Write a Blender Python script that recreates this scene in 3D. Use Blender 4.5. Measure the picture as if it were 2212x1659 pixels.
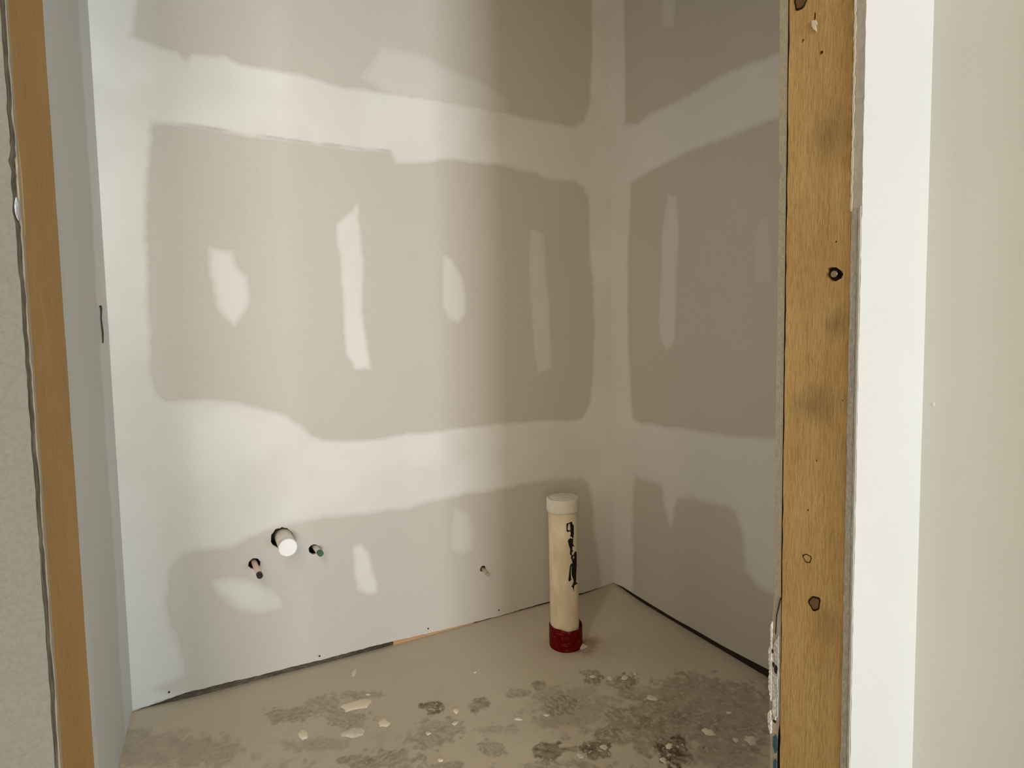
import bpy, bmesh, math, random
import numpy as np
from mathutils import Vector, Matrix
from mathutils.geometry import delaunay_2d_cdt

for o in list(bpy.data.objects):
    bpy.data.objects.remove(o)
SC = bpy.context.scene
COL = SC.collection
random.seed(7)

# ------------------------------------------------------------------ measured layout (metres; camera stands at the origin, hall side)
Y1, X2, X0 = 2.1252, 1.6440, -0.3224          # back wall, right wall, left wall of the small room
XJR, XJL = 0.6934, -0.1026                    # jamb faces of the rough opening
YH, TD, TS = 0.4053, 0.0127, 0.0889           # hall face of the opening wall, drywall and stud thickness
YS0, YS1, YI = YH + TD, YH + TD + TS, YH + 2 * TD + TS
XR = 0.8411                                   # hall side wall right of the opening
ZF = -0.017                                    # concrete level
ZC = 3.05                                     # ceiling
HX0, HX1, HY0 = -3.6, 8.8, -13.0               # the hall behind the camera

# ------------------------------------------------------------------ camera
cam_d = bpy.data.cameras.new('camera')
cam = bpy.data.objects.new('camera', cam_d)
COL.objects.link(cam)
r_ = Vector((0.88687178, -0.46167005, -0.01786629))
u_ = Vector((0.04452161, 0.04690811, 0.99790654))
f_ = Vector((0.45986549, 0.88581058, -0.06215578))
M = Matrix(((r_.x, u_.x, -f_.x, 0), (r_.y, u_.y, -f_.y, 0), (r_.z, u_.z, -f_.z, 1.15562), (0, 0, 0, 1)))
cam.matrix_world = M
cam_d.sensor_fit = 'HORIZONTAL'
cam_d.sensor_width = 36.0
cam_d.lens = 1188.896 * 36.0 / 2212.0
cam_d.clip_start = 0.02
SC.camera = cam

# ------------------------------------------------------------------ world, daylight, exposure
SC.view_settings.view_transform = 'Standard'
SC.view_settings.look = 'None'
SC.view_settings.gamma = 1.0
SC.view_settings.use_curve_mapping = False
SC.view_settings.exposure = 0.0

wd = bpy.data.worlds.new('daylight')
SC.world = wd
wd.use_nodes = True
wd.node_tree.nodes['Background'].inputs[0].default_value = (0.75, 0.85, 1.0, 1)
wd.node_tree.nodes['Background'].inputs[1].default_value = 0.6

WIN_A = (-2.55, 0.20, 0.20, 2.80)             # windows in the hall's back wall: x0, x1, z0, z1
WIN_B = (3.60, 8.20, 0.20, 2.80)

def area(name, loc, rot, sx, sy, power, col):
    l = bpy.data.lights.new(name, 'AREA')
    l.shape = 'RECTANGLE'; l.size = sx; l.size_y = sy
    l.energy = power; l.color = col
    o = bpy.data.objects.new(name, l)
    o.location = loc; o.rotation_euler = rot
    COL.objects.link(o)
    return o
for nm, w, pw, c in (('window_daylight', WIN_A, 1230.0, (0.955, 0.98, 1.0)), ('window_daylight', WIN_B, 1550.0, (0.70, 0.89, 1.0))):
    area(nm, ((w[0] + w[1]) / 2, HY0 - 0.14, (w[2] + w[3]) / 2), (math.radians(90), 0, 0), w[1] - w[0], w[3] - w[2], pw, c)
area('hall_lamp_light', (-1.9, -3.2, 1.75), (math.radians(86), 0, math.radians(-35)), 0.9, 0.9, 44.0, (1.0, 0.79, 0.54))
area('fill_light', (X0 + 0.095, 0.605, 1.45), (math.radians(90), 0, math.radians(-12)), 0.15, 1.3, 9.6, (1.0, 0.85, 0.66))  # added fill, unseen behind the left jamb, lifts the shaded side

DT = {'B_top': [(-0.174, 2.621), (-0.194, 2.27), (-0.209, 2.182), (-0.214, 2.156), (-0.16, 2.14), (-0.098, 2.13), (-0.07, 2.11), (-0.052, 2.13), (0.049, 2.153), (0.09, 2.135), (0.206, 2.136), (0.298, 2.139), (0.425, 2.124), (0.633, 2.139), (0.802, 2.15), (1.026, 2.149), (1.296, 2.154), (1.442, 2.148), (1.498, 2.188), (1.532, 2.27), (1.547, 2.427), (1.548, 2.732), (1.55, 3.231)], 'B_mid': [(-0.181, 1.908), (-0.043, 1.911), (0.08, 1.904), (0.258, 1.908), (0.451, 1.91), (0.599, 1.921), (0.616, 1.882), (0.699, 1.893), (0.816, 1.927), (1.022, 1.937), (1.222, 1.925), (1.34, 1.908), (1.439, 1.917), (1.495, 1.892), (1.52, 1.843), (1.523, 1.654), (1.539, 1.484), (1.545, 1.269), (1.535, 1.052), (1.523, 0.899), (1.482, 0.84), (1.425, 0.823), (1.226, 0.834), (1.041, 0.832), (0.766, 0.827), (0.592, 0.823), (0.465, 0.815), (0.395, 0.812), (0.328, 0.829), (0.264, 0.852), (0.233, 0.892), (0.173, 0.939), (0.098, 0.966), (0.012, 0.994), (-0.085, 1.004), (-0.177, 1.006), (-0.205, 1.026), (-0.215, 1.11), (-0.214, 1.259), (-0.211, 1.407), (-0.211, 1.554), (-0.197, 1.701)], 'B_low': [(-0.194, 0.452), (-0.163, 0.492), (-0.122, 0.498), (-0.01, 0.486), (0.049, 0.512), (0.125, 0.532), (0.172, 0.538), (0.301, 0.542), (0.473, 0.533), (0.621, 0.529), (0.728, 0.547), (0.84, 0.551), (0.99, 0.55), (1.127, 0.563), (1.319, 0.553), (1.46, 0.548), (1.505, 0.514), (1.526, 0.433), (1.537, 0.273), (1.555, 0.156), (1.571, 0.072), (1.576, -0.044), (0.845, -0.092), (0.278, -0.083), (-0.148, -0.07), (-0.172, 0.004), (-0.263, 0.048), (-0.176, 0.07), (-0.185, 0.17), (-0.212, 0.289), (-0.216, 0.354)], 'B_patch': [[(-0.029, 1.514), (0.035, 1.503), (0.045, 1.457), (0.074, 1.418), (0.08, 1.361), (0.074, 1.325), (0.052, 1.288), (0.032, 1.26), (0.005, 1.288), (-0.016, 1.323), (-0.022, 1.378), (-0.031, 1.433)], [(0.391, 1.63), (0.442, 1.679), (0.465, 1.709), (0.468, 1.631), (0.478, 1.503), (0.468, 1.31), (0.481, 1.196), (0.492, 1.092), (0.433, 1.094), (0.404, 1.152), (0.401, 1.309), (0.4, 1.498), (0.389, 1.564)], [(0.809, 1.538), (0.84, 1.519), (0.88, 1.455), (0.89, 1.379), (0.891, 1.307), (0.858, 1.271), (0.823, 1.29), (0.795, 1.333), (0.799, 1.484)], [(1.214, 1.679), (1.275, 1.661), (1.284, 1.591), (1.286, 1.473), (1.296, 1.271), (1.307, 1.066), (1.237, 1.051), (1.218, 1.152), (1.205, 1.388), (1.202, 1.562)], [(-0.067, 0.37), (-0.005, 0.369), (0.1, 0.312), (0.127, 0.275), (0.137, 0.242), (0.07, 0.23), (0.006, 0.26), (-0.053, 0.334)], [(0.406, 0.41), (0.431, 0.415), (0.462, 0.366), (0.472, 0.297), (0.49, 0.246), (0.483, 0.214), (0.45, 0.215), (0.419, 0.242), (0.408, 0.31)], [(0.828, 0.493), (0.88, 0.466), (0.904, 0.382), (0.898, 0.312), (0.855, 0.3), (0.814, 0.328), (0.807, 0.398)]], 'B_half': [(0.576, 2.3), (0.727, 2.305), (0.887, 2.273), (1.015, 2.253), (1.104, 2.208), (1.102, 2.144), (0.883, 2.136), (0.607, 2.129), (0.5, 2.178)], 'B_line': [(-0.181, 1.914), (-0.043, 1.912), (0.081, 1.908), (0.258, 1.911), (0.451, 1.915), (0.599, 1.925)], 'R_top': [(2.024, 3.287), (2.019, 2.699), (2.015, 2.438), (2.017, 2.161), (1.938, 2.129), (1.835, 2.139), (1.602, 2.129), (1.469, 2.131), (1.312, 2.117), (1.225, 2.106), (1.114, 2.094), (1.123, 2.61)], 'R_mid': [(1.974, 1.896), (1.864, 1.907), (1.726, 1.915), (1.555, 1.919), (1.386, 1.909), (1.222, 1.897), (1.111, 1.892), (1.093, 0.846), (1.207, 0.84), (1.375, 0.828), (1.598, 0.821), (1.781, 0.819), (1.914, 0.814), (1.971, 0.829), (1.987, 0.945), (2.001, 1.263), (1.999, 1.577), (1.987, 1.822)], 'R_low': [(1.957, 0.563), (1.782, 0.568), (1.765, 0.481), (1.731, 0.399), (1.694, 0.528), (1.502, 0.554), (1.393, 0.546), (1.362, 0.477), (1.351, 0.343), (1.291, 0.296), (1.083, 0.285), (1.077, -0.068), (1.594, -0.111), (1.977, -0.101), (1.977, 0.407)], 'R_patch': [[(1.745, 1.781), (1.695, 1.759), (1.687, 1.62), (1.695, 1.436), (1.71, 1.173), (1.753, 1.139), (1.795, 1.194), (1.794, 1.331), (1.78, 1.523), (1.78, 1.638)], [(1.306, 1.592), (1.266, 1.584), (1.254, 1.443), (1.258, 1.367), (1.323, 1.374), (1.328, 1.486)], [(1.792, 2.684), (1.696, 2.627), (1.713, 2.425), (1.779, 2.459)]], 'splats': [[(0.385, 1.805), (0.373, 1.795), (0.364, 1.782), (0.338, 1.791), (0.322, 1.794), (0.297, 1.794), (0.298, 1.81), (0.291, 1.821), (0.287, 1.835), (0.305, 1.84), (0.325, 1.84), (0.344, 1.839), (0.369, 1.835), (0.384, 1.821)], [(0.413, 1.67), (0.408, 1.664), (0.402, 1.659), (0.394, 1.659), (0.388, 1.667), (0.378, 1.669), (0.38, 1.68), (0.378, 1.69), (0.382, 1.696), (0.389, 1.7), (0.396, 1.703), (0.405, 1.7), (0.407, 1.688), (0.41, 1.68)], [(0.176, 1.753), (0.173, 1.742), (0.173, 1.731), (0.168, 1.724), (0.162, 1.727), (0.156, 1.725), (0.153, 1.734), (0.15, 1.742), (0.147, 1.753), (0.148, 1.764), (0.154, 1.769), (0.159, 1.778), (0.166, 1.77), (0.171, 1.762)], [(0.331, 1.672), (0.327, 1.666), (0.323, 1.656), (0.307, 1.658), (0.29, 1.66), (0.28, 1.673), (0.264, 1.682), (0.263, 1.693), (0.266, 1.703), (0.283, 1.703), (0.295, 1.707), (0.314, 1.703), (0.329, 1.692), (0.332, 1.681)], [(0.624, 1.622), (0.621, 1.617), (0.618, 1.614), (0.613, 1.61), (0.609, 1.613), (0.609, 1.62), (0.607, 1.625), (0.608, 1.631), (0.612, 1.636), (0.616, 1.64), (0.62, 1.639), (0.624, 1.639), (0.625, 1.633), (0.626, 1.628)], [(0.505, 1.44), (0.502, 1.438), (0.5, 1.435), (0.496, 1.438), (0.493, 1.438), (0.49, 1.441), (0.489, 1.445), (0.49, 1.448), (0.491, 1.452), (0.495, 1.452), (0.498, 1.45), (0.501, 1.45), (0.503, 1.447), (0.505, 1.444)], [(1.227, 1.352), (1.222, 1.349), (1.215, 1.352), (1.209, 1.357), (1.203, 1.362), (1.199, 1.37), (1.201, 1.378), (1.207, 1.379), (1.21, 1.385), (1.217, 1.386), (1.225, 1.381), (1.227, 1.372), (1.232, 1.364), (1.229, 1.358)], [(1.224, 1.496), (1.217, 1.494), (1.213, 1.491), (1.206, 1.489), (1.201, 1.492), (1.196, 1.495), (1.194, 1.501), (1.201, 1.505), (1.203, 1.51), (1.21, 1.513), (1.217, 1.514), (1.222, 1.511), (1.223, 1.506), (1.225, 1.502)], [(1.171, 1.517), (1.166, 1.514), (1.161, 1.512), (1.155, 1.509), (1.154, 1.515), (1.152, 1.517), (1.151, 1.522), (1.155, 1.526), (1.157, 1.533), (1.163, 1.535), (1.168, 1.532), (1.174, 1.534), (1.173, 1.527), (1.171, 1.523)], [(1.125, 1.556), (1.121, 1.555), (1.118, 1.554), (1.113, 1.552), (1.108, 1.555), (1.106, 1.559), (1.104, 1.563), (1.105, 1.567), (1.108, 1.57), (1.113, 1.57), (1.118, 1.569), (1.124, 1.567), (1.125, 1.562), (1.128, 1.559)], [(1.264, 1.135), (1.255, 1.141), (1.249, 1.142), (1.243, 1.147), (1.237, 1.155), (1.24, 1.163), (1.24, 1.171), (1.244, 1.178), (1.251, 1.175), (1.258, 1.18), (1.261, 1.168), (1.27, 1.162), (1.268, 1.152), (1.265, 1.146)], [(1.303, 1.086), (1.299, 1.084), (1.295, 1.087), (1.289, 1.086), (1.289, 1.091), (1.289, 1.095), (1.291, 1.099), (1.294, 1.102), (1.298, 1.104), (1.302, 1.102), (1.305, 1.1), (1.308, 1.097), (1.308, 1.093), (1.306, 1.089)], [(1.34, 1.058), (1.333, 1.052), (1.326, 1.057), (1.316, 1.058), (1.32, 1.069), (1.321, 1.075), (1.32, 1.086), (1.33, 1.086), (1.338, 1.095), (1.344, 1.086), (1.352, 1.085), (1.358, 1.077), (1.354, 1.067), (1.347, 1.061)], [(1.113, 1.166), (1.111, 1.162), (1.105, 1.162), (1.099, 1.16), (1.098, 1.164), (1.092, 1.166), (1.096, 1.171), (1.097, 1.175), (1.1, 1.179), (1.106, 1.179), (1.113, 1.182), (1.118, 1.179), (1.12, 1.174), (1.12, 1.169)], [(0.946, 1.253), (0.943, 1.25), (0.938, 1.249), (0.932, 1.249), (0.93, 1.255), (0.928, 1.259), (0.926, 1.265), (0.928, 1.269), (0.934, 1.27), (0.938, 1.27), (0.943, 1.268), (0.948, 1.266), (0.948, 1.261), (0.948, 1.256)], [(0.865, 1.255), (0.861, 1.252), (0.856, 1.253), (0.852, 1.256), (0.848, 1.259), (0.85, 1.264), (0.846, 1.27), (0.851, 1.272), (0.853, 1.276), (0.858, 1.276), (0.862, 1.272), (0.865, 1.269), (0.868, 1.264), (0.866, 1.26)], [(1.39, 1.185), (1.386, 1.183), (1.381, 1.183), (1.376, 1.185), (1.372, 1.187), (1.368, 1.19), (1.37, 1.193), (1.373, 1.194), (1.374, 1.197), (1.378, 1.199), (1.383, 1.197), (1.387, 1.194), (1.39, 1.191), (1.391, 1.188)], [(0.873, 1.458), (0.869, 1.457), (0.866, 1.455), (0.861, 1.458), (0.857, 1.46), (0.856, 1.463), (0.853, 1.466), (0.852, 1.47), (0.857, 1.47), (0.86, 1.472), (0.864, 1.47), (0.867, 1.468), (0.869, 1.465), (0.874, 1.462)], [(0.786, 1.486), (0.786, 1.481), (0.781, 1.48), (0.775, 1.483), (0.77, 1.486), (0.767, 1.49), (0.763, 1.494), (0.763, 1.499), (0.768, 1.5), (0.771, 1.503), (0.777, 1.5), (0.783, 1.498), (0.786, 1.494), (0.787, 1.489)], [(0.373, 2.003), (0.37, 1.996), (0.365, 1.987), (0.361, 1.987), (0.356, 1.988), (0.359, 2.0), (0.358, 2.009), (0.362, 2.02), (0.367, 2.03), (0.372, 2.032), (0.378, 2.037), (0.381, 2.034), (0.381, 2.024), (0.377, 2.012)], [(0.602, 1.571), (0.599, 1.568), (0.597, 1.565), (0.593, 1.563), (0.588, 1.561), (0.584, 1.564), (0.582, 1.567), (0.582, 1.571), (0.581, 1.575), (0.587, 1.577), (0.59, 1.581), (0.595, 1.579), (0.599, 1.578), (0.604, 1.576)], [(0.51, 1.563), (0.509, 1.559), (0.504, 1.561), (0.501, 1.559), (0.497, 1.56), (0.495, 1.564), (0.495, 1.568), (0.495, 1.572), (0.497, 1.575), (0.499, 1.578), (0.503, 1.578), (0.506, 1.574), (0.51, 1.572), (0.509, 1.568)], [(1.057, 1.127), (1.052, 1.124), (1.048, 1.126), (1.047, 1.133), (1.045, 1.137), (1.045, 1.142), (1.048, 1.145), (1.05, 1.148), (1.053, 1.148), (1.057, 1.147), (1.062, 1.146), (1.064, 1.14), (1.063, 1.134), (1.058, 1.132)], [(0.39, 1.849), (0.39, 1.846), (0.386, 1.847), (0.384, 1.848), (0.381, 1.849), (0.378, 1.851), (0.378, 1.854), (0.376, 1.857), (0.376, 1.86), (0.38, 1.859), (0.383, 1.86), (0.385, 1.856), (0.389, 1.855), (0.39, 1.852)], [(1.262, 1.498), (1.258, 1.495), (1.255, 1.494), (1.251, 1.492), (1.25, 1.493), (1.25, 1.496), (1.25, 1.499), (1.253, 1.504), (1.257, 1.508), (1.261, 1.511), (1.264, 1.51), (1.265, 1.508), (1.268, 1.507), (1.263, 1.502)], [(0.764, 1.79), (0.761, 1.787), (0.758, 1.787), (0.756, 1.786), (0.753, 1.787), (0.751, 1.789), (0.75, 1.793), (0.753, 1.796), (0.753, 1.801), (0.757, 1.8), (0.76, 1.802), (0.762, 1.801), (0.765, 1.798), (0.766, 1.794)]], 'prints_and_darks': [(0.557, 1.683, 0.041, -0.022, -0.012, -0.035, 0.75, 0.65, -0.76, 0.5), (0.694, 1.613, 0.033, -0.018, -0.016, -0.034, 0.6, 0.94, -0.34, 0.7), (0.832, 1.603, 0.042, -0.023, -0.014, -0.026, 0.35, 0.25, -0.97, 1), (0.919, 1.621, 0.02, -0.012, -0.013, -0.023, 0.5, 0.09, -1.0, 0.6), (0.933, 1.478, 0.045, -0.025, -0.03, -0.047, 0.55, 0.16, -0.99, 1), (1.116, 1.561, 0.031, -0.018, -0.025, -0.034, 0.6, -0.5, -0.86, 0.8), (1.19, 1.488, 0.045, -0.025, -0.027, -0.034, 0.6, 0.79, -0.61, 0.7), (1.181, 1.415, 0.062, -0.034, -0.023, -0.027, 0.4, 0.71, -0.71, 0.5), (1.057, 1.357, 0.033, -0.019, -0.025, -0.032, 0.5, 0.12, -0.99, 1), (1.118, 1.285, 0.033, -0.018, -0.023, -0.026, 0.65, 0.5, -0.86, 0.8), (1.258, 1.258, 0.033, -0.018, -0.03, -0.029, 0.6, 0.14, -0.99, 0.6), (1.195, 1.255, 0.038, -0.021, -0.024, -0.026, 0.6, 0.5, -0.86, 0.6), (0.985, 1.306, 0.039, -0.022, -0.015, -0.019, 0.65, 0.96, -0.27, 0.4), (0.917, 1.265, 0.045, -0.025, -0.026, -0.035, 0.8, 0.89, -0.45, 0.3), (0.785, 1.327, 0.04, -0.022, -0.019, -0.031, 0.75, 0.74, -0.67, 0.3), (0.857, 1.296, 0.035, -0.019, -0.009, -0.012, 0.5, 0.82, -0.57, 0.7), (1.11, 1.142, 0.048, -0.027, -0.054, -0.055, 0.95, 0.51, -0.86, 0.4), (1.082, 1.234, 0.073, -0.041, -0.026, -0.03, 0.4, 0.63, -0.77, 0.5), (1.298, 1.21, 0.058, -0.032, -0.029, -0.028, 0.5, 0.59, -0.81, 0.6), (0.126, 1.872, 0.064, -0.035, -0.004, -0.048, 0.4, 0.98, -0.21, 0.5), (0.24, 1.862, 0.061, -0.034, -0.008, -0.054, 0.35, 0.47, -0.88, 0.9), (0.297, 1.765, 0.078, -0.044, -0.008, -0.041, 0.35, 0.51, -0.86, 1), (0.498, 1.534, 0.055, -0.031, -0.014, -0.041, 0.35, 0.42, -0.91, 0.9), (0.288, 1.553, 0.053, -0.029, -0.006, -0.032, 0.5, 1.0, 0.0, 0.6), (0.644, 1.42, 0.039, -0.021, -0.012, -0.027, 0.45, -0.06, -1.0, 1), (0.556, 1.571, 0.07, -0.038, -0.014, -0.039, 0.35, 1.0, -0.07, 1), (0.697, 1.481, 0.063, -0.034, -0.009, -0.018, 0.25, 0.88, -0.47, 0.7), (0.348, 1.872, 0.07, -0.039, -0.005, -0.025, 0.35, 0.73, -0.68, 0.7), (0.379, 1.513, 0.07, -0.038, -0.01, -0.034, 0.4, 0.99, 0.15, 0.9), (0.186, 1.683, 0.098, -0.054, -0.004, -0.032, 0.25, 0.8, -0.6, 0.5), (1.162, 1.261, 0.189, -0.105, -0.096, -0.105, 0.5, 0.63, -0.77, 0.3), (0.959, 1.45, 0.145, -0.081, -0.061, -0.091, 0.3, 0.5, -0.87, 0.3), (0.761, 1.283, 0.069, -0.038, -0.009, -0.015, 0.4, 0.59, -0.81, 1), (0.498, 1.417, 0.07, -0.038, -0.007, -0.019, 0.4, 0.84, -0.54, 0.6), (1.352, 1.193, 0.076, -0.042, -0.043, -0.038, 0.3, 0.71, -0.71, 0.4), (1.354, 1.313, 0.203, -0.113, -0.081, -0.079, 0.42, 0.67, -0.74, 0.2), (1.381, 1.164, 0.101, -0.056, -0.13, -0.11, 0.42, 0.57, -0.82, 0.2), (-0.218, 1.874, 0.207, -0.114, 0.008, -0.097, 0.28, 0.86, -0.5, 0.2), (1.216, 1.073, 0.104, -0.057, -0.055, -0.049, 0.4, 0.75, -0.66, 0.3)], 'B_gap': [(-0.316, 0.016), (-0.252, 0.018), (-0.172, 0.01), (-0.103, 0.007), (-0.032, 0.007), (0.057, 0.002), (0.15, 0.003), (0.281, -0.001), (0.384, -0.0), (0.455, 0.0), (0.547, -0.002), (0.643, -0.006), (0.764, -0.008), (0.847, -0.011), (1.023, -0.013), (1.261, -0.008), (1.44, -0.009), (1.646, -0.006)], 'R_gap': [(2.122, 0.007), (2.051, 0.013), (1.871, 0.009), (1.699, 0.007), (1.595, 0.01), (1.453, 0.011), (1.368, 0.015), (1.25, 0.022), (1.178, 0.025)], 'screws': [(-0.218, 0.026), (0.265, 0.016), (0.693, 0.013), (1.019, 0.013)], 'drain': [0.1584, 0.4925, 0.1307, 0.1616, 0.493, 0.0288, 2.2537], 'hot': [0.0578, 0.4179, 0.1462, 0.0705, 0.4173, 0.0092, 9.1867], 'cold': [0.2655, 0.4297, 0.0782, 0.2746, 0.4324, 0.01, 6.2732], 'wc': [0.9519, 0.2102, 0.0501, 0.946, 0.205, 0.0078, 4.1396], 'holes': [(0.151, 0.492, 0.0365), (0.059, 0.413, 0.0195), (0.261, 0.428, 0.0185), (0.946, 0.214, 0.0135)], 'ink': [([(-1.5827, 0.4928), (-1.4906, 0.4932), (-1.46, 0.4847), (-1.3388, 0.4767), (-1.3476, 0.4423), (-1.4126, 0.4241), (-1.5207, 0.4333), (-1.6568, 0.4374), (-1.6032, 0.4477), (-1.6367, 0.4579), (-1.7913, 0.4551), (-1.9035, 0.4585), (-1.9104, 0.488)], [(-1.7836, 0.4858), (-1.6598, 0.4875), (-1.6281, 0.469), (-1.6402, 0.4612), (-1.7647, 0.4616), (-1.8353, 0.4665)]), ([(-1.6752, 0.4308), (-1.4167, 0.4253), (-1.4327, 0.4043), (-1.2962, 0.3939), (-1.486, 0.3962), (-1.5123, 0.3842), (-1.4161, 0.3759), (-1.5339, 0.3745), (-1.5452, 0.3635), (-1.4295, 0.355), (-1.6193, 0.3621), (-1.6984, 0.3683), (-1.6696, 0.3853), (-1.7879, 0.4097), (-1.833, 0.4222)], []), ([(-1.2023, 0.3735), (-1.043, 0.3652), (-1.061, 0.3187), (-1.138, 0.2855), (-1.1914, 0.2522), (-0.9537, 0.2387), (-1.3441, 0.2407), (-1.4036, 0.2342), (-1.432, 0.2158), (-1.4982, 0.2325), (-1.6248, 0.2398), (-1.5115, 0.2467), (-1.4214, 0.2582), (-1.5607, 0.2812), (-1.5972, 0.2896), (-1.577, 0.3182), (-1.6133, 0.3186), (-1.6555, 0.2933), (-1.6216, 0.2662), (-1.7874, 0.2605), (-1.8428, 0.2668), (-1.7092, 0.3201), (-1.6532, 0.3278), (-1.4914, 0.331), (-1.5713, 0.3472), (-1.6251, 0.3505), (-1.5918, 0.3629), (-1.3876, 0.3617), (-1.3235, 0.3685)], [(-1.4802, 0.355), (-1.3506, 0.3575), (-1.3336, 0.3472), (-1.4353, 0.346)])], 'misc': {'rP': 0.0569, 'cx': 1.1461, 'cy': 1.7967, 'zc0': 0.5253, 'zc1': 0.5765}, 'stud': {'nail': (0.4386, 1.2446), 'nailhole': [(0.4486, 1.2524), (0.4434, 1.2538), (0.4361, 1.2528), (0.4296, 1.2477), (0.4267, 1.2432), (0.4294, 1.238), (0.4358, 1.2352), (0.4416, 1.2359), (0.4461, 1.24), (0.4488, 1.246)], 'holes': [((0.4705, 1.5776), 0.0022), ((0.4868, 1.5551), 0.0019), ((0.4609, 1.5276), 0.0024), ((0.437, 1.285), 0.0014), ((0.4579, 1.0007), 0.0013), ((0.4248, 1.0838), 0.0012), ((0.4693, 0.9307), 0.0015)], 'chip': [(0.4737, 1.5739), (0.4685, 1.5713), (0.4661, 1.5654), (0.4689, 1.5648), (0.4671, 1.5566), (0.4717, 1.562), (0.4741, 1.5674)], 'knots': [((0.4896, 1.607), 0.0105, 0.0105), ((0.4689, 0.8639), 0.0062, 0.0062), ((0.4572, 0.8056), 0.008, 0.011)], 'smudge': [(0.4356, 1.181), (0.4651, 1.0746), (0.4492, 1.422), (0.4375, 0.7872)]}, 'edgeL': [(0.522, 1.6259), (0.5209, 1.5521), (0.5205, 1.4153), (0.5197, 1.4088), (0.5153, 1.4037), (0.5145, 1.396), (0.5187, 1.3909), (0.52, 1.3774), (0.5197, 1.2499), (0.5203, 1.1328), (0.5207, 1.0535), (0.5206, 0.9866), (0.5207, 0.8849), (0.5202, 0.7888), (0.522, 0.7532), (0.5223, 0.718), (0.5264, 0.6665), (0.5244, 0.6391), (0.5264, 0.6058), (0.5254, 0.5885), (0.5227, 0.5686), (0.523, 0.5266)], 'edgeR': [(0.5086, 1.6186), (0.5074, 1.582), (0.5068, 1.497), (0.5073, 1.3865), (0.5069, 1.3114), (0.5057, 1.1844), (0.5053, 1.055), (0.5049, 0.923), (0.5065, 0.8283), (0.5074, 0.7871)]}


# ------------------------------------------------------------------ materials
def mat(name, col, rough=0.6, metal=0.0):
    m = bpy.data.materials.new(name)
    m.use_nodes = True
    b = m.node_tree.nodes['Principled BSDF']
    b.inputs['Base Color'].default_value = (*col, 1)
    b.inputs['Roughness'].default_value = rough
    b.inputs['Metallic'].default_value = metal
    b.inputs['Specular IOR Level'].default_value = 0.3
    return m
def lin(r, g, b):
    f = lambda c: c / 12.92 if c <= 0.04045 else ((c + 0.055) / 1.055) ** 2.4
    return (f(r / 255), f(g / 255), f(b / 255))
class NT:
    def __init__(s, m):
        s.m = m; s.t = m.node_tree; s.b = s.t.nodes['Principled BSDF']
    def n(s, kind, **kw):
        x = s.t.nodes.new(kind)
        for k, v in kw.items(): setattr(x, k, v)
        return x
    def l(s, a, b): s.t.links.new(a, b)
    def coords(s, scale=(1, 1, 1)):
        tc = s.n('ShaderNodeTexCoord'); mp = s.n('ShaderNodeMapping')
        mp.inputs['Scale'].default_value = scale
        s.l(tc.outputs['Object'], mp.inputs[0])
        return mp.outputs[0]
    def noise(s, vec, scale, detail=4, rough=0.55):
        x = s.n('ShaderNodeTexNoise')
        x.inputs['Scale'].default_value = scale; x.inputs['Detail'].default_value = detail; x.inputs['Roughness'].default_value = rough
        s.l(vec, x.inputs['Vector'])
        return x.outputs['Fac']
    def ramp(s, fac, stops):
        x = s.n('ShaderNodeValToRGB')
        e = x.color_ramp.elements
        while len(e) < len(stops): e.new(0.5)
        for k, (p, c) in enumerate(stops):
            e[k].position = p; e[k].color = (*c, 1) if len(c) == 3 else c
        s.l(fac, x.inputs[0])
        return x.outputs[0]
    def mix(s, fac, a, b, mode='MIX'):
        x = s.n('ShaderNodeMix', data_type='RGBA', blend_type=mode)
        for sock, v in ((x.inputs[0], fac), (x.inputs[6], a), (x.inputs[7], b)):
            if isinstance(v, (int, float)): sock.default_value = v
            elif isinstance(v, tuple): sock.default_value = (*v, 1)
            else: s.l(v, sock)
        return x.outputs[2]
    def math(s, op, a, b=0.0, clamp=False):
        x = s.n('ShaderNodeMath', operation=op, use_clamp=clamp)
        for sock, v in ((x.inputs[0], a), (x.inputs[1], b)):
            if isinstance(v, (int, float)): sock.default_value = v
            else: s.l(v, sock)
        return x.outputs[0]
    def attr(s, name):
        x = s.n('ShaderNodeAttribute', attribute_name=name)
        return x.outputs['Fac']
    def color(s, c): s.l(c, s.b.inputs['Base Color'])
    def bump(s, h, strength, dist):
        x = s.n('ShaderNodeBump')
        x.inputs['Strength'].default_value = strength; x.inputs['Distance'].default_value = dist
        s.l(h, x.inputs['Height']); s.l(x.outputs[0], s.b.inputs['Normal'])

PAPER = (0.58, 0.55, 0.50)
MUD = (0.745, 0.74, 0.715)
def drywall_material(name, base_mud=0.0, paper=PAPER, mud=MUD):
    m = mat(name, paper, 0.85); t = NT(m)
    co = t.coords()
    a = t.math('ADD', t.attr('mud'), base_mud, True)
    big = t.noise(co, 3.1, 3); fine = t.noise(co, 420, 2, 0.7)
    pc = t.mix(t.math('MULTIPLY', big, 0.5), tuple(x * 0.94 for x in paper), tuple(x * 1.06 for x in paper))
    mc = t.mix(big, tuple(x * 0.93 for x in mud), tuple(min(1, x * 1.06) for x in mud))
    c = t.mix(a, pc, mc)
    c = t.mix(0.10, c, t.ramp(fine, [(0.25, (0, 0, 0)), (0.75, (1, 1, 1))]), 'OVERLAY')
    c = t.mix(t.math('MULTIPLY', t.attr('line'), 0.30), c, (0.22, 0.20, 0.17))
    t.color(c)
    t.bump(t.math('ADD', t.noise(co, 60, 3), t.math('MULTIPLY', fine, 0.4)), 0.12, 0.002)
    t.b.inputs['Specular IOR Level'].default_value = 0.2
    return m
M_DRY = drywall_material('drywall_paper_and_compound')
M_MUD = drywall_material('joint_compound_coat', 1.0, mud=(0.72, 0.745, 0.74))
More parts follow.
